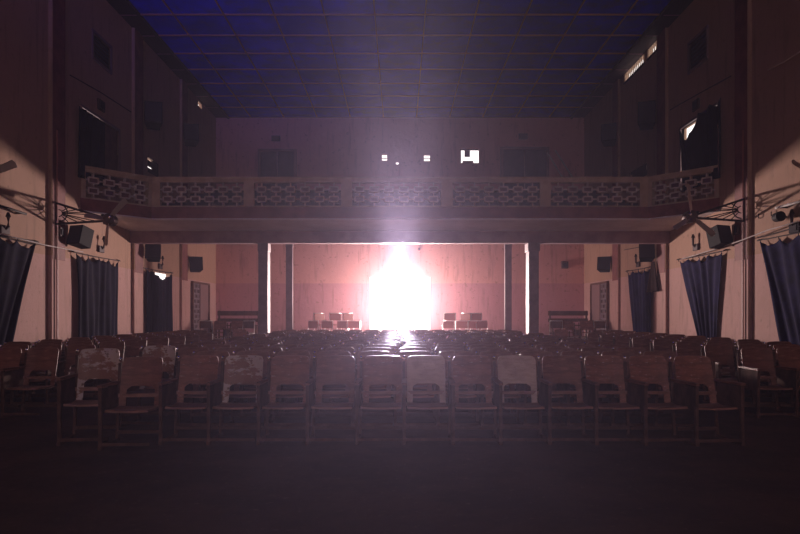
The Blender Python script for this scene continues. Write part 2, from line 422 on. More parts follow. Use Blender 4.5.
# ports: frame in the bigger one and a projector silhouette behind it
xa, xb, za, zb = cam_xy(460.5, YB), cam_xy(479, YB), zat(163, YB), zat(148, YB)
w = MB(); w.box(xa, xb, YB + .1, YB + .14, zb - .06, zb); w.box(xa, xa + .03, YB + .1, YB + .14, za, zb)
w.box(xa + .16, xa + .36, YB + .1, YB + .14, zb - .30, zb - .07)
struct(w.build('window_1', M['boxfill']))
pj = thing('film_projector', 'dark film projector seen through the largest lit projection port', 'projector', ((xa + xb) / 2, YB + .55, za - .6))
MB().box(-.22, .18, -.15, .15, .35, .78).build('body', M['box'], pj, bevel=.02)
MB().tube([(-.05, -.15, .68), (-.05, -.24, .68)], .05, 10).build('lens', M['black'], pj)
MB().box(-.16, .12, -.12, .12, 0, .35).build('pedestal', M['box'], pj)
struct(MB().box(-HW, HW, YB + TW, YB + 1.2, za - .8, za - .6).build('booth_floor', M['platform']))
for i, (px, py) in enumerate(((384.5, 157.5), (427, 158))):
    x, z = cam_xy(px, YB), zat(py, YB)
    w = MB(); w.box(x - .12, x + .12, YB + .12, YB + .15, z - .015, z + .015)
    struct(w.build('window_%d' % (2 + i), M['doorframe']))

# ------------------------------------------------------------------ side wall openings
def side_x(s, off): return s * (HW - off)
# window surrounds
wn = 4
for s in (-1, 1):
    for (y0, y1, z0, z1) in (lw_holes[:2] if s < 0 else rw_holes[:2]):
        b = MB(); a, e = sorted((side_x(s, .03), side_x(s, -.06)))
        b.box(a, e, y0 - .06, y0, z0 - .06, z1 + .06); b.box(a, e, y1, y1 + .06, z0 - .06, z1 + .06)
        b.box(a, e, y0, y1, z1, z1 + .06); b.box(a, e, y0, y1, z0 - .06, z0)
        struct(b.build('window_%d' % wn, M['doorframe'])); wn += 1
# shutters in the small high windows (leave a thin slit of daylight)
for s, lb in ((-1, 'dark louvred shutter in the small high window of the left wall'), (1, 'dark louvred shutter in the small high window of the right wall')):
    y0, y1, z0, z1 = (lw_holes if s < 0 else rw_holes)[1]
    t = thing('shutter', lb, 'shutter', (side_x(s, -.06), (y0 + y1) / 2, z0), 0, 'shutters of the high windows')
    h = z1 - z0; w_ = (y1 - y0) / 2
    MB().box(-.02, .02, -w_, w_, .0, h - (.0 if s < 0 else 0)).build('panel', M['door'], t)
    b = MB()
    for k in range(6): b.box(-.05, .05, -w_ + .05, w_ - .05, .05 + k * h / 6.3, .07 + k * h / 6.3)
    b.build('louvre', M['box'], t)
# boards shutting the far part of the balcony windows
for s, lb in ((-1, 'open brown shutter leaf in the left balcony window'),):
    y0, y1, z0, z1 = (lw_holes if s < 0 else rw_holes)[0]
    a, e = sorted((side_x(s, -.03), side_x(s, -.07)))
    ya = 15.4 if s < 0 else 15.9
    b = MB(); b.box(a, e, ya, y1, z0, z1)
    tag(b.build('shutter_leaf', M['brownwood']), lb, 'shutter', 'shutter leaves of the balcony windows')
# louvre slats in the ceiling-level vents of the right wall
for (y0, y1, z0, z1), lb in ((rw_holes[2], 'shorter sunlit slatted vent under the ceiling of the right wall'), (rw_holes[3], 'longer sunlit slatted vent under the ceiling of the right wall')):
    t = thing('slatted_vent', lb, 'vent', (HW, (y0 + y1) / 2, z0), 0, 'slatted vents under the ceiling')
    h = z1 - z0; w_ = (y1 - y0) / 2; b = MB()
    n = int((y1 - y0) / .13)
    for k in range(n):
        yy = -w_ + (k + .5) * (2 * w_) / n
        b.box(.0, .02, yy - .022, yy + .022, .005, h - .005)
    b.build('slat', M['slat'], t)
    b = MB(); b.box(-.02, .0, -w_ - .05, w_ + .05, -.05, 0); b.box(-.02, .0, -w_ - .05, w_ + .05, h, h + .03); b.build('frame', M['box'], t)
# louvre windows at balcony level further back
for s, lb in ((-1, 'mostly shut louvre window above the balcony, far along the left wall'), (1, 'mostly shut louvre window above the balcony, far along the right wall')):
    y0, y1, z0, z1 = (lw_holes[3] if s < 0 else rw_holes[4])
    t = thing('louvre_window', lb, 'window', (side_x(s, -.05), (y0 + y1) / 2, z0), 0, 'louvre windows over the balcony')
    w_ = (y1 - y0) / 2; h = z1 - z0
    b = MB(); 
    if s < 0: b.box(-.02, .02, -w_, w_, 0, h * .36); b.box(-.02, .02, -w_, w_, h * .48, h * .86); b.box(-.02, .02, -w_ + .45, w_, h * .3, h)
    else: b.box(-.02, .02, -w_ + .14, w_ - .14, 0, h); b.box(-.02, .02, -w_, w_, 0, h * .5); b.box(-.02, .02, -w_, w_, h * .82, h)
    b.build('blade', M['box'], t)
    b = MB(); b.box(-.05, .03, -w_ - .04, -w_, 0, h); b.box(-.05, .03, w_, w_ + .04, 0, h); b.build('frame', M['box'], t)

# ------------------------------------------------------------------ curtains
def curtain(s, ytop0, ytop1, ybot0, ybot1, ztop, zbot, label, group, dip=0.0, seed=0, mat_='curtain', folds=7, dipc=.5, dipw=.25, off=.10, rod=True, scal=.09):
    """hanging cloth along the side wall; yX0..yX1 its near and far edges at top and bottom"""
    rnd = random.Random(seed)
    t = thing('window_curtain', label, 'curtain', (side_x(s, off), (ytop0 + ytop1) / 2, 0), 0, group)
    b = MB(); NU, NV = 64, 22; g = []
    ph = rnd.random() * 6
    hooks = [i / 4 for i in range(5)]
    for j in range(NV + 1):
        v = j / NV; row = []
        for i in range(NU + 1):
            u = i / NU
            sag = scal * abs(math.sin(math.pi * u * 4)) * (1 + .4 * math.sin(u * 9 + ph))
            sag += dip * math.exp(-((u - dipc) / dipw) ** 2)
            zt = ztop - sag
            z = zt + (zbot - zt) * v
            e0 = ytop0 + (ybot0 - ytop0) * v; e1 = ytop1 + (ybot1 - ytop1) * v
            y = e0 + (e1 - e0) * (u + .012 * math.sin(6 * v + 14 * u + ph))
            dx = .03 * math.sin(u * folds * 2 * math.pi + ph + .8 * v) * (.5 + .5 * v) + .012 * math.sin(u * 31 + 3 * v)
            row.append(b.bm.verts.new((s * dx * -1, y - (ytop0 + ytop1) / 2, z)))
        g.append(row)
    for j in range(NV):
        for i in range(NU): b.bm.faces.new((g[j][i], g[j][i + 1], g[j + 1][i + 1], g[j + 1][i]))
    o = b.build('cloth', M[mat_], t, smooth=True)
    sd = o.modifiers.new('thickness', 'SOLIDIFY'); sd.thickness = .006
    if rod:
        hh = (ytop1 - ytop0) / 2
        MB().tube([(0, -hh - .12, ztop + .035), (0, -.0, ztop + .025), (0, hh + .12, ztop + .035)], .011, 6).build('curtain_rod', M['iron'], t)
        for k in (-1, 1):
            MB().tube([(s * off, k * (hh + .09), ztop + .06), (0, k * (hh + .09), ztop + .04)], .014, 6).build('bracket', M['iron'], t)
        b = MB()
        for q in hooks: b.tube([(0, -hh + 2 * hh * q, ztop + .04), (0, -hh + 2 * hh * q, ztop - .02)], .008, 5)
        b.build('hook', M['iron'], t)
    return t
gl, gr_ = 'navy curtains along the left wall', 'navy curtains along the right wall'
curtain(-1, 10.2, 12.45, 9.9, 11.45, 2.62, .35, 'navy window curtain nearest the camera on the left wall', gl, seed=1, off=.075)
curtain(-1, 14.05, 16.12, 14.15, 16.05, 2.56, .35, 'navy window curtain in the middle of the left wall', gl, seed=2, off=.075)
curtain(-1, 17.85, 19.9, 17.9, 19.85, 2.50, .35, 'navy window curtain with a bright gap at its top, left wall', gl, dip=.17, seed=3, dipc=.60, dipw=.24, off=.075, scal=.03)
curtain(1, 10.2, 12.6, 9.9, 11.7, 2.66, .35, 'navy window curtain nearest the camera on the right wall', gr_, seed=4, mat_='curtain_blue', off=.075)
curtain(1, 14.14, 16.3, 14.45, 15.0, 2.60, .35, 'navy window curtain pinched in at the foot, middle of the right wall', gr_, seed=5, folds=6, mat_='curtain_blue', off=.075)
curtain(1, 18.1, 20.0, 18.15, 19.4, 2.56, .35, 'navy window curtain farthest along the right wall', gr_, seed=6, mat_='curtain_blue', off=.075)
curtain(-1, 14.15, 15.42, 14.15, 15.30, 5.675, 4.2, 'dark curtain in the left wall window above the balcony', 'curtains above the balcony', seed=7, off=.06, folds=4, rod=False, scal=.015)
curtain(1, 14.15, 16.3, 14.15, 15.95, 5.86, 4.2, 'dark curtain sagging in the right wall window above the balcony', 'curtains above the balcony', seed=8, off=.06, dip=.36, dipc=.80, dipw=.16, folds=4, rod=False)
# wooden shutters behind the lower curtains
for s, (y0, y1), lb in ((-1, (10.3, 12.0), 'closed plank shutter behind the nearest left curtain'), (-1, (14.4, 16.1), 'closed plank shutter behind the middle left curtain'),
                        (1, (10.3, 12.0), 'closed plank shutter behind the nearest right curtain'), (1, (14.55, 15.6), 'closed plank shutter behind the middle right curtain'),
                        (1, (18.6, 19.9), 'closed plank shutter behind the farthest right curtain')):
    pass
# bright slip of daylight beyond the open third window needs nothing: the sky stands there

# ------------------------------------------------------------------ pierced screens near the back corners
for s, lb in ((-1, 'pierced breeze-block screen in the left wall near the back corner'), (1, 'pierced breeze-block screen in the right wall near the back corner')):
    t = thing('block_screen', lb, 'screen', (s * HW, 22.8, .5), 0, 'pierced screens by the back corners')
    a, e = sorted((0, -s * .024))
    b = MB(); y0, y1, z1 = -.78, .02, zat(283, 22.1) - .5
    ny, nz_ = 4, 11; pw, ph = (y1 - y0) / ny, z1 / nz_
    for i in range(ny + 1): b.box(a, e, y0 + i * pw - .022, y0 + i * pw + .022, 0, z1)
    for j in range(nz_ + 1): b.box(a, e, y0, y1, j * ph - .03, j * ph + .03)
    for i in range(ny):
        for j in range(nz_):
            if (i + j) % 2: b.box(a, e, y0 + i * pw, y0 + (i + .5) * pw, (j + .2) * ph, (j + .8) * ph)
    b.build('lattice', M['column'], t)
    a2, e2 = sorted((0, -s * .005)); MB().box(a2, e2, y0, y1, 0, z1).build('dark_backing', M['box'], t)
    a3, e3 = sorted((0, -s * .05)); MB().box(a3, e3, .04, 1.0, 0, z1).build('door_leaf', M['doorframe'], t)
    b = MB(); a4, e4 = sorted((0, -s * .09)); b.box(a4, e4, y0 - .06, 1.06, z1, z1 + .06); b.box(a4, e4, y0 - .08, y0 - .02, 0, z1); b.box(a4, e4, 1.0, 1.06, 0, z1); b.build('frame', M['brownwood'], t)

# ------------------------------------------------------------------ speakers
def speaker(s, y, z, w, h, d, yaw, label, group, gap=.28, tilt=14, arm=True):
    """box loudspeaker on a wall arm; its face looks down the hall"""
    t = thing('loudspeaker', label, 'loudspeaker', (s * (HW - gap - w / 2 - .02), y, z), 0, group)
    m = Matrix.Rotation(R(yaw) * -s, 4, 'Z') @ Matrix.Rotation(R(-tilt), 4, 'X')
    # cabinet: trapezoid plan, wide front
    b = MB(); b.prism([(-w / 2, -d / 2), (w / 2, -d / 2), (w * .36, d / 2), (-w * .36, d / 2)], -h / 2, h / 2, m); b.build('cabinet', M['black'], t, bevel=.01)
    b = MB(); b.box(-w * .45, w * .45, -d / 2 - .012, -d / 2 + .002, -h * .45, h * .45, m); b.build('grille', M['grille'], t, bevel=.005)
    if arm:
        e = Vector((s * (gap + w / 2 + .02), .18, -h * .2))
        b = MB(); b.tube([m @ Vector((0, d / 2 - .03, -h * .2)), Vector((s * w * .3, .18, -h * .2)), e], .018, 6); b.build('wall_arm', M['iron'], t)
gU = 'loudspeakers on the side walls'
for s, sd in ((-1, 'left'), (1, 'right')):
    speaker(s, 13.9, zat(236.5, 13.8), .38, .40, .34, -25, 'black loudspeaker on the %s wall beside the fan bracket, nearest the camera' % sd, gU, gap=.03)
    speaker(s, 17.9, zat(253, 17.9), .40, .40, .32, 15, 'black loudspeaker on the %s wall over the third curtain' % sd, gU, gap=.05)
    speaker(s, 21.7, zat(264.5, 21.7), .42, .44, .30, 25, 'black loudspeaker on the %s wall near the back corner under the balcony' % sd, gU, gap=.0)
    speaker(s, 17.9, zat(115.5, 17.9), .45, .62, .40, 20, 'black loudspeaker high on the %s wall above the balcony, nearer one' % sd, gU, gap=.02)
    speaker(s, 21.0, zat(135, 21.0), .46, .58, .40, 20, 'black loudspeaker high on the %s wall above the balcony, farther one' % sd, gU, gap=.05)

# ------------------------------------------------------------------ fans on iron brackets
def wall_fan(s, y, zt, zb, reach, hub, blades, label, glint=True, scr=True):
    t = thing('wall_fan', label, 'fan', (s * (HW - .08), y, zb), 0, 'fans on iron wall brackets')
    X = -s
    b = MB(); top = Vector((0, 0, zt - zb)); foot = Vector((0, 0, 0)); tip = Vector((X * reach, 0, .06)); tip2 = Vector((X * (reach - .05), 0, .13))
    b.tube([top, tip2], .024, 6); b.tube([foot, tip], .024, 6); b.tube([foot, top], .017, 6)
    b.tube([tip + Vector((0, 0, -.06)), tip2 + Vector((0, 0, .06))], .028, 6)
    # half ring at the wall and rods fanning out to the two bars
    h_ = zt - zb; cz = h_ * .52; c0 = Vector((X * .05, 0, cz)); rr = .17
    if scr:
        b.tube([c0 + Vector((X * rr * math.cos(a), 0, rr * math.sin(a))) for a in [R(-90 + 15 * k) for k in range(13)]], .013, 5)
        b.tube([c0 + Vector((X * .07 * math.cos(a), 0, .07 * math.sin(a))) for a in [R(-90 + 30 * k) for k in range(7)]], .010, 5)
        ends = [Vector((X * x_, 0, h_ + (.13 - h_) * x_ / reach)) for x_ in (.26, .42, .60, .78)] + [Vector((X * x_, 0, .06 * x_ / reach)) for x_ in (.26, .44, .62, .80)]
        for q in ends:
            d = (q - c0).normalized(); b.tube([c0 + d * .07, q], .010, 5)
    b.build('iron_bracket', M['iron'], t)
    hc = Vector((X * (reach + .10), -.02, .08))
    b = MB(); b.tube([hc + Vector((0, .16, 0)), hc + Vector((0, .12, 0)), hc + Vector((0, -.06, 0)), hc + Vector((0, -.10, 0))], [.05, .12, .12, .05], 14); b.build('motor', M['fanhub'], t, smooth=False)
    b = MB(); b.ball(hc + Vector((X * .06, -.13, .03)), .032, 10); b.build('hub_cap', M['steel_br'], t, smooth=True)
    for a, ln in blades:
        d = Vector((math.cos(R(a)), 0, math.sin(R(a)))); n = Vector((-d.z, 0, d.x))
        m = Matrix(((d.x, n.x * .8, n.x * .6, hc.x), (0, -.6, .8, hc.y - .06), (d.z, n.z * .8, n.z * .6, hc.z), (0, 0, 0, 1)))
        b = MB(); b.prism([(.08, -.03), (.18, -.045), (ln, -.058), (ln + .02, 0), (ln, .058), (.18, .045), (.08, .03)], -.004, .004, m)
        b.build('blade', M['fan'], t)
yF = 13.2
wall_fan(-1, yF, zat(203, yF), zat(224, yF), .95, None, [(48, .50), (-95, .50), (170, .45)], 'fan on a wrought iron bracket on the left wall pilaster')
wall_fan(1, yF, zat(199, yF), zat(221, yF), .95, None, [(97, .62), (-40, .55), (215, .4)], 'fan on a wrought iron bracket on the right wall pilaster')
# fan nearer the camera, only blade tips reach the frame
wall_fan(-1, 9.2, zat(203, yF), zat(224, yF), .95, None, [(22, .50), (142, .55), (-98, .55)], 'fan at the left picture edge with only a blade in view')
wall_fan(1, 9.2, zat(203, yF), zat(224, yF), .95, None, [(150, .42), (30, .55), (-90, .55)], 'fan at the right picture edge with only a blade in view')

# ------------------------------------------------------------------ conduits, cables, small wall fittings
def cable(pts, r, label, group, m='cable', name='cable'):
    return tag(MB().tube(pts, r, 6).build(name, M[m]), label, 'cable', group)
gC = 'cables along the side walls'
def wp(s, px, py, off=.06):
    Y = F * (HW - off) / abs(px - HX); return (s * (HW - off), Y, zat(py, Y))
cable([wp(-1, 0, 234, .2), wp(-1, 45, 245, .2), wp(-1, 66, 249, .12), wp(-1, 83, 252, .12)], .012, 'pale conduit sagging along the left wall over the nearest curtain', gC)
cable([wp(1, 800, 221, .2), wp(1, 768, 230, .2), wp(1, 745, 239, .2), wp(1, 722, 247, .12), wp(1, 682, 259, .12)], .012, 'pale conduit sagging along the right wall over the nearest curtain', gC)
cable([wp(-1, 0, 236, .05), wp(-1, 36, 245, .05)], .010, 'thin dark cable just under the pale conduit on the left wall', gC, 'iron')
cable([wp(1, 800, 226, .05), wp(1, 758, 238, .05)], .010, 'thin dark cable just under the pale conduit on the right wall', gC, 'iron')
cable([wp(-1, 70, 75, .02), wp(-1, 100, 92, .02), wp(-1, 131, 112, .02)], .012, 'dark cable slanting across the high left wall below the small window', gC, 'box')
cable([wp(1, 731, 76, .02), wp(1, 700, 93, .02), wp(1, 670, 110, .02)], .012, 'dark cable slanting across the high right wall below the small window', gC, 'box')
cable([wp(1, 624, 250, .04), wp(1, 645, 246, .04)], .010, 'thin dark cable left of the second right loudspeaker', gC, 'iron')
def fitting(s, px, py, w, h, d, label, m='box', name='junction_box', cat='box', off=0):
    Y = F * (HW - off) / abs(px - HX); z = zat(py, Y); x = s * (HW - off)
    t = thing(name, label, cat, (x, Y, z), 0, 'small boxes on the side walls')
    a, e = sorted((0, -s * d)); MB().box(a, e, -w / 2, w / 2, -h / 2, h / 2).build('casing', M[m], t, bevel=.01)
    a, e = sorted((-s * d, -s * (d + .012))); MB().box(a, e, -w * .32, w * .32, -h * .32, h * .32).build('cover', M['grille'], t)
fitting(-1, 60, 232, .16, .18, .05, 'small dark box on the left maroon pilaster under the fan bracket', off=.08)
fitting(1, 738, 230, .16, .18, .05, 'small dark box on the right maroon pilaster under the fan bracket', off=.08)
fitting(-1, 100, 105.5, .32, .24, .05, 'small dark vent box on the left wall above the balcony window')
fitting(1, 697, 105, .32, .24, .05, 'small dark vent box on the right wall above the balcony window')
for s, px, py, lb in ((-1, 100, 245, 'dark wall lamp above the middle left curtain'), (1, 697, 243, 'dark wall lamp above the middle right curtain'),
                      (-1, 159.5, 263, 'dark wall lamp above the third left curtain'), (1, 639, 261, 'dark wall lamp above the farthest right curtain'),
                      (-1, 3, 224, 'dark wall lamp at the left picture edge'), (1, 797, 221, 'dark wall lamp at the right picture edge')):
    Y = F * HW / abs(px - HX); z = zat(py, Y)
    t = thing('wall_lamp', lb, 'lamp', (s * HW, Y, z), 0, 'unlit wall lamps over the curtains')
    a, e = sorted((0, -s * .05)); MB().box(a, e, -.13, .13, -.17, -.02).build('back_plate', M['box'], t, bevel=.01)
    MB().tube([(-s * .03, 0, -.1), (-s * .09, 0, -.04), (-s * .09, 0, .12)], [.02, .025, .03], 8).build('holder', M['box'], t)
    MB().tube([(-s * .09, 0, .12), (-s * .09, 0, .2)], [.045, .02], 8).build('cap', M['iron'], t)
# picture-edge brackets and tubes
def edge_tube(s, p0, p1, r, label, name, m, cat, off=.15):
    o = tag(MB().tube([wp(s, *p0, off), wp(s, *p1, off)], r, 8).build(name, M[m]), label, cat); return o
def lampbar(s, p0, p1, label, m):
    a, e = Vector(wp(s, *p0, .16)), Vector(wp(s, *p1, .16)); c = (a + e) / 2
    t = thing('tube_light', label, 'lamp', tuple(c), 0, 'unlit tube lights by the nearest curtains')
    MB().tube([a - c, e - c], .022, 8).build('tube', M[m], t)
    d = (e - a) * .5
    b = MB()
    for k in (-.8, .8):
        q = d * k; b.tube([q, q + Vector((s * .155, 0, 0))], .018, 6)
    b.build('end_bracket', M['iron'], t)
lampbar(-1, (-2, 205), (26, 214), 'dark tube light fitting over the nearest left curtain', 'iron')
lampbar(1, (776, 208), (802, 201), 'white tube light over the nearest right curtain', 'white')
t = thing('wall_spotlight', 'round black spotlight on the right wall under the white tube', 'lamp', wp(1, 788, 217, 0))
MB().tube([(-.02, 0, 0), (-.20, 0, 0)], .018, 6).build('arm', M['iron'], t)
MB().tube([(-.18, .12, 0), (-.18, .06, 0), (-.18, -.10, 0)], [.04, .08, .09], 12).build('lamp_head', M['black'], t)
fitting(1, 797, 228, .30, .16, .06, 'grey box on the right wall at the picture edge above the curtain', m='grille')
cable([wp(1, 768, 70, .05), wp(1, 784, 62, .12), wp(1, 801, 51, .05)], .012, 'pale stick bracket high on the right wall at the picture edge', None, 'slat', 'wall_bracket')
for (px, py, lb) in ((761, 218, 'small dark hook on the right wall, nearer the pilaster'), (774, 216, 'small dark hook on the right wall, nearer the white tube')):
    p = wp(1, px, py, 0); t = tag(MB().tube([(p[0], p[1], p[2]), (p[0] - .05, p[1], p[2]), (p[0] - .05, p[1], p[2] + .08)], .011, 6).build('wall_hook', M['box']), lb, 'hook', 'hooks on the right wall')
# hanging brown cloth on the right wall beyond the second curtain
y0 = F * HW / 264; y1 = F * HW / 252.5
b = MB(); g = []
for j in range(9):
    v = j / 8; row = []
    for i in range(13):
        u = i / 12; wd = .25 + .75 * v
        row.append(b.bm.verts.new((HW - .13 - .03 * math.sin(u * 14) * v, (y0 + y1) / 2 + (u - .5) * (y1 - y0) * wd, zat(262, 17.9) + (zat(292, 17.9) - zat(262, 17.9)) * v)))
    g.append(row)
for j in range(8):
    for i in range(12): b.bm.faces.new((g[j][i], g[j][i + 1], g[j + 1][i + 1], g[j + 1][i]))
o = tag(b.build('hanging_cloth', M['cloth'], smooth=True), 'dark brown cloth hanging on the right wall beside the farthest curtain', 'cloth')
o.modifiers.new('thickness', 'SOLIDIFY').thickness = .01
# clock-like box on the back wall right of the columns
x, z = cam_xy(564.5, YB), zat(265, YB)
t = thing('wall_fan_box', 'small dark box on the back wall between the right column and the corner', 'box', (x, YB, z))
MB().box(-.12, .12, -.10, 0, -.13, .13).build('casing', M['box'], t, bevel=.01); MB().tube([(0, -.10, 0), (0, -.115, 0)], .07, 12).build('dial', M['grille'], t)
for px, py in ((419, 249.5), (399, 268)):
    x, z = cam_xy(px, YB), zat(py, YB)
    tag(MB().ball((x, YB - .03, z), .05, 8).build('wall_bulb', M['box']), 'small round fitting on the back wall, %s' % ('higher of the two above the glare' if py < 260 else 'just over the rear doorway'), 'fitting', 'fittings over the rear door')

# ------------------------------------------------------------------ cinema seats
def strip(b, xs_, zb, zt, yf, th):
    """panel: columns at xs_, from zb(i) to zt(i), front surface y = yf(x,z)"""
    NZ = 5; F_, B_ = [], []
    for i, x in enumerate(xs_):
        f, r = [], []
        for j in range(NZ + 1):
            z = zb[i] + (zt[i] - zb[i]) * j / NZ; y = yf(x, z)
            f.append(b.bm.verts.new((x, y, z))); r.append(b.bm.verts.new((x, y + th, z)))
        F_.append(f); B_.append(r)
    n = len(xs_)
    for i in range(n - 1):
        for j in range(NZ):
            b.bm.faces.new((F_[i][j], F_[i + 1][j], F_[i + 1][j + 1], F_[i][j + 1]))
            b.bm.faces.new((B_[i][j], B_[i][j + 1], B_[i + 1][j + 1], B_[i + 1][j]))
        b.bm.faces.new((F_[i][NZ], F_[i + 1][NZ], B_[i + 1][NZ], B_[i][NZ])); b.bm.faces.new((F_[i][0], B_[i][0], B_[i + 1][0], F_[i + 1][0]))
    for j in range(NZ):
        b.bm.faces.new((F_[0][j], F_[0][j + 1], B_[0][j + 1], B_[0][j])); b.bm.faces.new((F_[-1][j], B_[-1][j], B_[-1][j + 1], F_[-1][j + 1]))
def yback(x, z): return .22 + .26 * (z - .40) - .035 * (x / .21) ** 2 + .03
W = .205
def back_mb(b):
    X = [-W, -W + .012, -W + .03, -W + .055, -.145, -.13, -.10, 0, .10, .13, .145, W - .055, W - .03, W - .012, W]
    def top(x):
        d = W - abs(x); r = .045
        return .862 - (r - math.sqrt(max(0, r * r - (r - d) ** 2)) if d < r else 0) - .006 * (x / W) ** 2
    def bot(x):
        a = abs(x)
        if a >= .145: return .355 + .35 * max(0, .175 - a) + .2 * max(0, a - .19)
        if a >= .13: return .545
        return .565
    zb_ = [bot(x) for x in X]
    # hard edge of the cut-out
    X2, zb2 = [], []
    for i, x in enumerate(X):
        if abs(abs(x) - .145) < 1e-6:
            if x < 0: X2 += [x, x + .001]; zb2 += [bot(x), .53]
            else: X2 += [x - .001, x]; zb2 += [.53, bot(x)]
        else: X2.append(x); zb2.append(zb_[i])
    strip(b, X2, zb2, [top(x) for x in X2], yback, .016)
    return b
def seat_mb(b):
    n = 10; F_ = []
    prof = [(a_, z_ - .045) for a_, z_ in [(-.17, .395), (-.165, .412), (-.14, .418), (-.05, .408), (.08, .400), (.20, .412), (.215, .40), (.21, .388), (.08, .380), (-.05, .388), (-.14, .396)]]
    for i in range(n + 1):
        x = -W + 2 * W * i / n; F_.append([b.bm.verts.new((x, y, z + .008 * (x / W) ** 2)) for y, z in prof])
    for i in range(n):
        for k in range(len(prof)): b.bm.faces.new((F_[i][k], F_[i + 1][k], F_[i + 1][(k + 1) % len(prof)], F_[i][(k + 1) % len(prof)]))
    b.bm.faces.new(F_[0]); b.bm.faces.new(F_[-1][::-1]); return b
P2 = .2375      # the side frame stands in the gap between two seats
def frame_mb(b, x):
    b.box(x - .016, x + .016, -.20, -.165, 0, .60)                     # front post
    b.prism([(.24, 0), (.275, 0), (.365, .80), (.335, .80)], -.014, .014, Matrix(((0, 0, 1, x), (1, 0, 0, 0), (0, 1, 0, 0), (0, 0, 0, 1))))   # raked rear post
    b.box(x - .018, x + .018, -.21, .29, 0, .035)                      # foot runner
    return b
def panel_mb(b, x): b.box(x - .009, x + .009, -.165, .255, .34, .585); return b
def arm_mb(b, x):
    b.prism([(x - .022, -.215), (x + .022, -.215), (x + .026, -.1), (x + .022, .29), (x - .022, .29), (x - .026, -.1)], .598, .622); return b
def rail1_mb(b): b.box(-.224, .226, .243, .262, .455, .49); return b
def rail2_mb(b): b.box(-.224, .226, .215, .235, .085, .12); return b
def rail3_mb(b): b.box(-.224, .226, -.19, -.172, .035, .065); return b
def rail_mb(b): rail1_mb(b); rail2_mb(b); rail3_mb(b); return b
def bolt_mb(b, xs_=(-W + .02, W - .02)):
    b.ball((-P2, .352, .838), .019, 8)
    return b
ME = dict(
    back={k: back_mb(MB()).mesh('seat_backrest', M[k], False) for k in ('wood', 'wood_red', 'wood_pale', 'wood_chip')},
    seat=seat_mb(MB()).mesh('seat_board', M['wood_edge']), frame=frame_mb(MB(), -P2).mesh('side_frame', M['wood_dk']), frame_r=frame_mb(MB(), P2).mesh('end_frame', M['wood_dk']),
    panel=panel_mb(MB(), -P2).mesh('side_panel', M['wood_dk']), panel_r=panel_mb(MB(), P2).mesh('end_panel', M['wood_dk']),
    arm=arm_mb(MB(), -P2).mesh('armrest', M['wood']), arm_r=arm_mb(MB(), P2).mesh('armrest', M['wood']),
    rail=rail1_mb(MB()).mesh('back_rail', M['wood_edge']), rail2=rail2_mb(MB()).mesh('low_rail', M['wood_dk']), rail3=rail3_mb(MB()).mesh('foot_rail', M['wood_dk']), bolt=bolt_mb(MB()).mesh('hinge_bolt', M['steel_br'], True))
for k, me in ME['back'].items():
    for p in me.polygons: p.use_smooth = False
# plain copy for the rows far back: one mesh, several materials
def merged_seat():
    b = MB(); mi = []
    def add(fn, i):
        n0 = len(b.bm.faces); fn(b); b.bm.faces.ensure_lookup_table()
        for f in b.bm.faces[n0:]: f.material_index = i
    add(back_mb, 0); add(seat_mb, 1); add(lambda q: frame_mb(q, -P2), 2); add(lambda q: panel_mb(q, -P2), 2); add(lambda q: arm_mb(q, -P2), 0); add(rail_mb, 2); add(bolt_mb, 3)
    me = b.mesh('cinema_seat', M['wood'])
    for k in ('wood_edge', 'wood_dk', 'steel_br'): me.materials.append(M[k])
    return me
ME['far'] = merged_seat()
def new_seat(loc, rz, label, group, kind='wood', end=False):
    t = thing('cinema_seat', label, 'chair', loc, rz, group)
    part('backrest', ME['back'][kind], t); part('seat', ME['seat'], t); part('side_frame', ME['frame'], t); part('side_panel', ME['panel'], t)
    part('armrest', ME['arm'], t); part('back_rail', ME['rail'], t); part('low_rail', ME['rail2'], t); part('foot_rail', ME['rail3'], t); part('bolt', ME['bolt'], t)
    if end: part('side_frame', ME['frame_r'], t); part('side_panel', ME['panel_r'], t); part('armrest', ME['arm_r'], t)
    return t
ORD = 'first second third fourth fifth sixth seventh eighth ninth tenth eleventh twelfth thirteenth fourteenth fifteenth sixteenth'.split()
YS = 6.97; PITCH = .93; gM = 'cinema seats in the middle block'
front = [(-3.18, 6.95, 8, 'wood_chip', 'seat with flaking cream paint at the left end of the front row'),
         (-2.66, 6.72, 3, 'wood', 'dark brown cinema seat in the front row beside the flaking painted one'),
         (-2.16, 6.97, 0, 'wood_red', None), (-1.68, 6.97, 0, 'wood_chip', 'front row cinema seat with cream paint patches, fourth from the left'),
         (-1.18, 6.97, 0, 'wood_red', None), (-.69, 6.97, 0, 'wood', None), (-.19, 6.97, -1, 'wood_red', None), (.28, 6.98, 0, 'wood_pale', 'front row cinema seat with haze painted into its pale back, eighth from the left'),  # pale ply on the eighth seat paints in the haze before it
         (.77, 6.97, 0, 'wood_red', None), (1.25, 6.97, -1, 'wood_pale', 'palest cinema seat of the front row, its back worn bare'), (1.74, 6.98, 0, 'wood', None),
         (2.20, 6.97, 1, 'wood_red', None), (2.68, 6.96, 3, 'wood_red', None), (3.16, 6.92, 5, 'wood_red', 'reddish cinema seat with scratched top edge at the right end of the front row')]
for i, (x, y, rz, kd, lb) in enumerate(front):
    t = new_seat((x, y, 0), R(rz), lb or '%s plywood cinema seat in the front row, %s from the left' % ('reddish' if kd == 'wood_red' else 'dark brown', ORD[i]), 'cinema seats in the front row', kd, i == len(front) - 1)
    if i == 0: t.scale = (1, 1, 1.09)
rnd = random.Random(3)
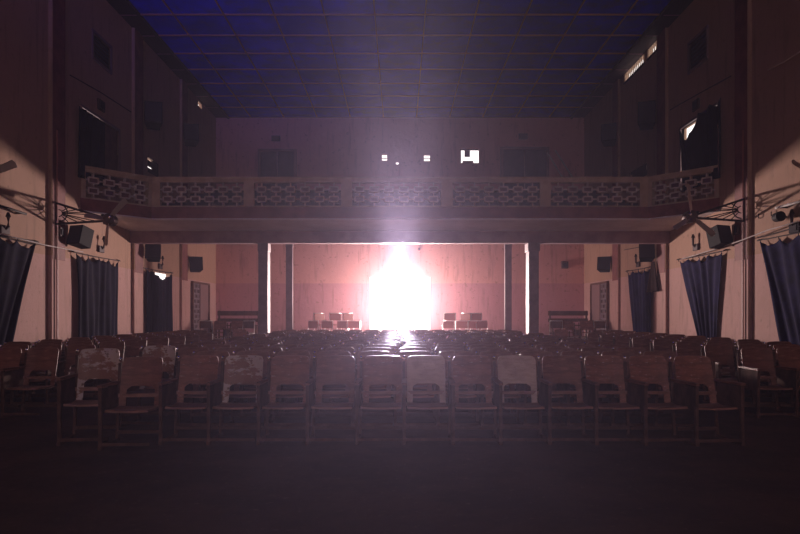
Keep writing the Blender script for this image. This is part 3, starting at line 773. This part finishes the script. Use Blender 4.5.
def place(loc, rz, label, group, far, cache={}):
    if far:
        o = bpy.data.objects.new('cinema_seat', ME['far']) if 'f' not in cache else cache['f'].copy()
        cache['f'] = o; COL.objects.link(o); o.location = loc; o.rotation_euler = (0, 0, rz); tag(o, label, 'chair', group)
    else:
        if 'n' not in cache:
            cache['n'] = new_seat(loc, rz, label, group); CH[cache['n'].name] = kids(cache['n'])
        else: dup(cache['n'], loc, rz, label, group)
NS = 14
for r in range(1, 15):
    y = YS + PITCH * r; off = rnd.uniform(-.12, .12)
    for i in range(NS):
        x = (i - (NS - 1) / 2) * .494 + off + rnd.uniform(-.004, .004)
        if abs(x) > 3.0 and abs(y + .05 - 17.15) < .55: continue
        if r == 1 and i == 0:
            t = new_seat((-2.98, y + .1, 0), R(-4), 'cinema seat with flaking cream paint in the second row behind the painted front one', gM, 'wood_chip'); t.scale = (1, 1, 1.07); continue
        if r == 1 and i == 1: continue
        place((x, y + rnd.uniform(-.03, .03), 0), R(rnd.uniform(-1, 1)), 'brown plywood cinema seat, middle block, %s row, %s from the left' % (ORD[r], ORD[i]), gM, r > 3)
for s, sd in ((-1, 'left'), (1, 'right')):
    for r in range(11):
        y = 8.75 + 1.05 * r
        for i in range(4):
            x = s * (6.28 - .505 * i) + rnd.uniform(-.006, .006)
            if r >= 8 and i >= 2: continue
            place((x, y + rnd.uniform(-.04, .04), 0), R(rnd.uniform(-1.5, 1.5)), 'brown cinema seat by the %s wall, %s row of that block, %s from the wall' % (sd, ORD[r], ORD[i]), 'cinema seats in the %s side block' % sd, r > 1)

# ------------------------------------------------------------------ loose furniture at the back
def tube_chair(loc, rz, label, group, flip=False, cushion='red'):
    t = thing('tube_chair', label, 'chair', loc, rz, group)
    b = MB(); r = .013
    for sx in (-1, 1):
        b.tube([(sx * .2, -.2, 0), (sx * .2, -.19, .44), (sx * .2, .17, .44), (sx * .2, .24, .86)], r, 6)
        b.tube([(sx * .2, .2, 0), (sx * .2, .16, .43)], r, 6)
    b.tube([(-.2, -.19, .2), (.2, -.19, .2)], r * .8, 6); b.tube([(-.2, .24, .86), (.2, .24, .86)], r, 6)
    b.build('tube_frame', M['steel'], t, smooth=True)
    MB().box(-.2, .2, -.2, .18, .45, .49).build('seat', M[cushion], t, bevel=.012)
    b = MB(); b.box(-.19, .19, .18, .21, .62, .85); b.build('backrest', M[cushion], t, bevel=.01)
    if flip: t.rotation_euler = (R(180), 0, rz)
    return t
gT = 'tube chairs at the back of the hall'
k = 0
desc = {300: 1}
for row, (Y, z, pxs) in enumerate(((23.0, .5, (322, 337, 351)), (21.75, .25, (309, 324, 338, 353)), (23.0, .5, (449, 463, 477)), (21.75, .25, (446, 461, 471, 485)))):
    for j, px in enumerate(pxs):
        side = 'left' if px < 400 else 'right'
        tube_chair((cam_xy(px, Y), Y, z), R(rnd.uniform(-35, 35)), 'metal tube chair on the %s step, %s of the glare, %s from the left' % ('upper' if z > .4 else 'lower', side, ORD[j]), gT)
# benches
def bench(loc, rz, w, label):
    t = thing('wooden_bench', label, 'bench', loc, rz)
    MB().box(-w / 2, w / 2, -.2, .2, .42, .46).build('seat', M['brownwood'], t)
    b = MB(); b.box(-w / 2, w / 2, .20, .235, .78, .94); b.box(-w / 2, w / 2, .20, .235, .56, .68); b.build('backrest', M['brownwood'], t)
    for sx in (-1, 1):
        for sy in (-.17, .2): MB().box(sx * (w / 2 - .06) - .025, sx * (w / 2 - .06) + .025, sy - .025, sy + .035, 0, .42 if sy < 0 else .95).build('leg', M['brownwood'], t)
bench((cam_xy(236, 23.4), 23.6, .5), 0, 1.5, 'long brown wooden bench against the back wall left of the front left column')
bench((cam_xy(571, 23.4), 23.6, .5), 0, 1.4, 'shorter brown wooden bench against the back wall right of the columns')
for px, Y, z, rz, lb in ((206, 21.75, .25, 20, 'metal tube chair below the left bench, nearest the side wall'),
                         (246, 21.75, .25, -12, 'metal tube chair below the left bench, nearest the column'),
                         (556, 21.75, .25, -15, 'metal tube chair below the right bench, nearest the column'),
                         (603, 21.75, .25, 12, 'metal tube chair below the right bench, by the pierced screen')):
    tube_chair((cam_xy(px, Y), Y, z), R(rz), lb, gT, False, 'brownwood')
for px, Y, z, rz, lb in ((219, 21.9, .25, 8, 'wooden cinema seat on the back step below the left bench, nearer the wall'), (233, 21.8, .25, -10, 'wooden cinema seat on the back step below the left bench, nearer the column'),
                         (202, 23.3, .5, 35, 'wooden cinema seat standing by the left pierced screen'), (598, 23.3, .5, -30, 'wooden cinema seat standing by the right pierced screen'),
                         (571, 21.8, .25, 6, 'wooden cinema seat on the back step below the right bench, nearer the column'), (587, 21.9, .25, -12, 'wooden cinema seat on the back step below the right bench, nearer the wall'),
                         (242, 20.4, 0, 25, 'wooden cinema seat standing askew on the floor in front of the left back step'), (560, 20.5, 0, -20, 'wooden cinema seat standing askew on the floor in front of the right back step')):
    new_seat((cam_xy(px, Y), Y, z), R(rz), lb, 'loose cinema seats at the back', 'wood_red', True)

# ------------------------------------------------------------------ haze, sky, camera
hz = MB().box(-HW + .001, HW - .001, YF + .001, YB - .001, .001, CEIL - .04).build('dust_haze', None or M['white'])
hm = bpy.data.materials.new('haze_volume'); hm.use_nodes = True
N = hm.node_tree.nodes; N.clear(); out = N.new('ShaderNodeOutputMaterial'); vs = N.new('ShaderNodeVolumeScatter')
vs.inputs['Color'].default_value = (.95, .83, .97, 1); vs.inputs['Density'].default_value = .0006; vs.inputs['Anisotropy'].default_value = .62
hm.node_tree.links.new(vs.outputs[0], out.inputs['Volume'])
hz.data.materials[0] = hm; hz['kind'] = 'stuff'; hz['label'] = 'thin violet dust haze filling the hall'; hz['category'] = 'haze'; hz.display_type = 'WIRE'

w = bpy.data.worlds.new('daylight'); SC.world = w; w.use_nodes = True
bg = w.node_tree.nodes['Background']; bg.inputs['Color'].default_value = (1.0, .93, .90, 1); bg.inputs['Strength'].default_value = 1.6

cam = bpy.data.cameras.new('camera'); co = bpy.data.objects.new('camera', cam); COL.objects.link(co)
co.location = (0, 0, EYE); co.rotation_euler = (R(90), 0, 0)
cam.sensor_width = 36; cam.lens = 36 * F / 800; cam.shift_y = (HY - 267) / 800; cam.clip_end = 200; cam.clip_start = .05
SC.camera = co
SC.view_settings.view_transform = 'Standard'; SC.view_settings.look = 'None'; SC.view_settings.gamma = 1.0
SC.view_settings.use_curve_mapping = False; SC.view_settings.exposure = 0
cy = SC.cycles
cy.use_denoising = True; cy.max_bounces = 8; cy.diffuse_bounces = 5; cy.glossy_bounces = 3; cy.transmission_bounces = 2; cy.volume_bounces = 1
cy.sample_clamp_indirect = 4.0
